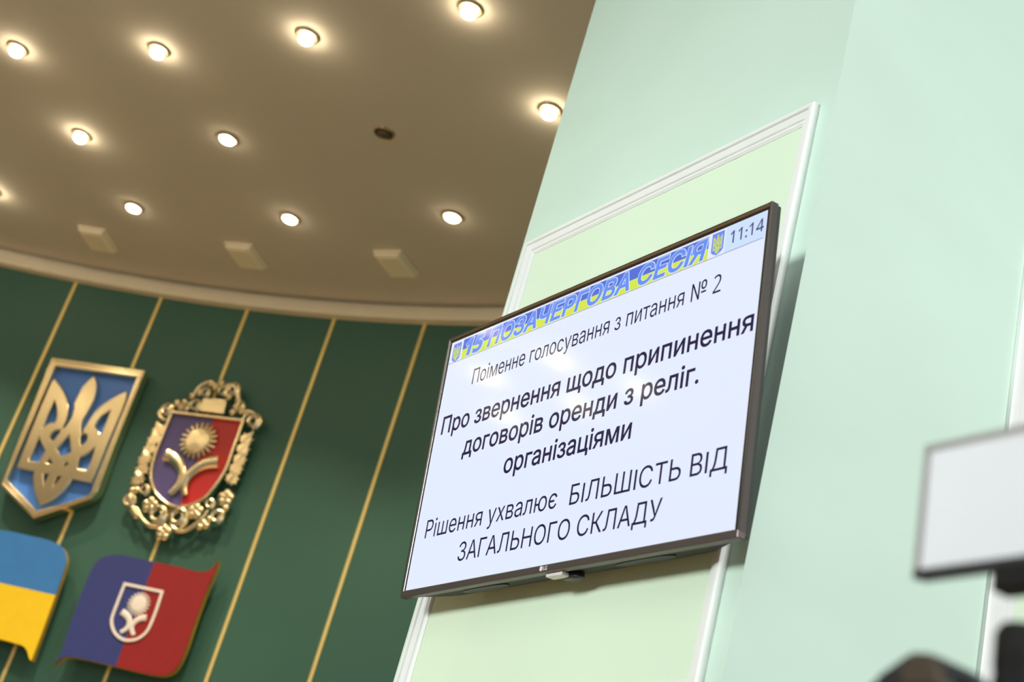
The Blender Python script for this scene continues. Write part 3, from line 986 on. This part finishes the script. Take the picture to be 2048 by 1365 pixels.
# ------------------------------------------------------------------ white boxes on the ceiling near the cornice
BOXES = [[[-2.265, 6.903], [-2.22, 7.09]], [[-1.455, 6.603], [-1.397, 6.8]], [[-0.694, 6.232], [-0.606, 6.413]]]
BL = ['leftmost white box fixture on the ceiling near the cornice',
      'middle white box fixture on the ceiling near the cornice',
      'white box fixture on the ceiling nearest the television']
for i, (p0, p1) in enumerate(BOXES):
    v = Vector((p1[0] - p0[0], p1[1] - p0[1], 0))
    rad = Vector((p0[0] - CX, p0[1] - CY, 0)).normalized()
    tan = Vector((rad.y, -rad.x, 0))
    m = Matrix(((tan.x, rad.x, 0, p0[0]), (tan.y, rad.y, 0, p0[1]), (0, 0, 1, CEIL), (0, 0, 0, 1)))
    t = thing('box_fixture', BL[i], 'ceiling fixture', m, 'white box fixtures along the cornice')
    mb = MB()
    mb.box(-0.078, 0.078, -0.006, 0.205, -0.014, 0.0)
    mb.build('base_plate', 'fixture', t, bevel=0.003)
    mb = MB()
    mb.box(-0.070, 0.070, 0.0, 0.195, -0.033, -0.014)
    mb.build('housing', 'fixture', t, bevel=0.005, seg=3)
    mb = MB()
    mb.box(-0.058, 0.058, 0.014, 0.182, -0.036, -0.0325)
    mb.build('cover', 'fixture', t, bevel=0.001)

# ------------------------------------------------------------------ camera light and camera in the foreground
LM = frame([0.328, 0.9976, 1.9893], [0.48481, -0.87462, 0.0], [-0.05339, -0.0296, 0.99813], [-0.87299, -0.48391, -0.06105])
led = thing('video_light', 'blurred white video light panel in a dark frame at the right edge', 'video light', LM)
LW, LH = 0.182, 0.1055
mb = MB()
mb.box(0, LW, 0, LH, -0.012, -0.004)
mb.build('housing', 'led_frame', led, bevel=0.004, seg=3)
mb = MB()
mb.box(0, LW, 0, 0.007, -0.005, 0.0015)
mb.build('lower_rim', 'led_frame', led, bevel=0.001)
mb = MB()
for (x0, x1, y0, y1) in ((0, LW, LH - 0.006, LH), (0, 0.006, 0.007, LH - 0.006), (LW - 0.006, LW, 0.007, LH - 0.006)):
    mb.box(x0, x1, y0, y1, -0.005, 0.0015)
mb.build('rim', 'led_side', led, bevel=0.001)
mb = MB()
mb.box(0.006, LW - 0.006, 0.007, LH - 0.006, -0.006, 0.0)
for k in range(34):                      # fine vertical lens ribs
    x = 0.008 + k * (LW - 0.018) / 33
    mb.box(x, x + 0.0022, 0.008, LH - 0.007, -0.001, 0.0007)
d_ = mb.build('diffuser', 'diffuser', led)
d_['label'] = 'white ribbed diffuser'
mb = MB()
mb.box(0.071, 0.108, -0.018, 0.003, -0.016, 0.004)
mb.build('clamp', 'rubber', led, bevel=0.004)
mb = MB()
mb.lathe([(0.0045, -0.042), (0.0045, -0.016)], 14, Matrix.Translation((0.089, 0, -0.010)) @ Matrix(((1, 0, 0, 0), (0, 0, 1, 0), (0, -1, 0, 0), (0, 0, 0, 1))) @ Matrix.Rotation(pi, 4, 'X'))
mb.build('stem', 'led_side', led, smooth=40)
mb = MB()
prof = [(0.010, -0.0975), (0.016, -0.096), (0.0175, -0.080), (0.0165, -0.074), (0.0175, -0.068), (0.0175, -0.046), (0.014, -0.040), (0.006, -0.0385)]
mb.lathe(prof, 20, Matrix.Translation((0.0895, 0, -0.010)) @ Matrix(((1, 0, 0, 0), (0, 0, 1, 0), (0, 1, 0, 0), (0, 0, 0, 1))))
mb.build('ball_head', 'rubber', led, smooth=40)

vc = thing('video_camera', 'dark blurred top of a video camera at the lower right corner', 'camera', LM)
mb = MB()
mb.box(0.01, 0.22, -0.21, -0.100, -0.055, 0.045)
mb.box(0.012, 0.218, -0.150, -0.112, 0.042, 0.049)
mb.build('body', 'rubber', vc, bevel=0.010, seg=3)
mb = MB()
mb.lathe([(0.030, 0.040), (0.034, 0.052), (0.034, 0.085), (0.031, 0.090), (0.031, 0.110), (0.037, 0.116), (0.037, 0.135), (0.030, 0.136), (0.026, 0.118), (0.0005, 0.114)], 32,
         Matrix.Translation((0.125, -0.160, 0.0)))
mb.build('lens', 'black', vc, smooth=40)
mb = MB()
A = [(-0.012, -0.100, -0.040), (0.066, -0.100, -0.040), (0.066, -0.100, 0.030), (-0.012, -0.100, 0.030)]
B1 = [(-0.008, -0.081, -0.036), (0.062, -0.081, -0.036), (0.062, -0.081, 0.026), (-0.008, -0.081, 0.026)]
C1 = [(0.016, -0.061, -0.026), (0.044, -0.064, -0.026), (0.044, -0.064, 0.018), (0.016, -0.061, 0.018)]
mb.frustum(A, B1)
mb.frustum(B1, C1)
mb.build('viewfinder', 'led_frame', vc, bevel=0.005, seg=3)
mb = MB()
mb.frustum([(0.026, -0.092, 0.024), (0.064, -0.092, 0.024), (0.064, -0.092, 0.036), (0.026, -0.092, 0.036)],
           [(0.028, -0.064, 0.016), (0.048, -0.066, 0.016), (0.048, -0.066, 0.030), (0.028, -0.064, 0.030)])
mb.build('eyecup', 'brown', vc, bevel=0.004, seg=3)
mb = MB()
mb.lathe([(0.02, -1.95), (0.02, -0.205)], 16, Matrix.Translation((0.115, 0, -0.005)) @ Matrix(((1, 0, 0, 0), (0, 0, 1, 0), (0, 1, 0, 0), (0, 0, 0, 1))))
mb.build('support_pole', 'rubber', vc, smooth=40)
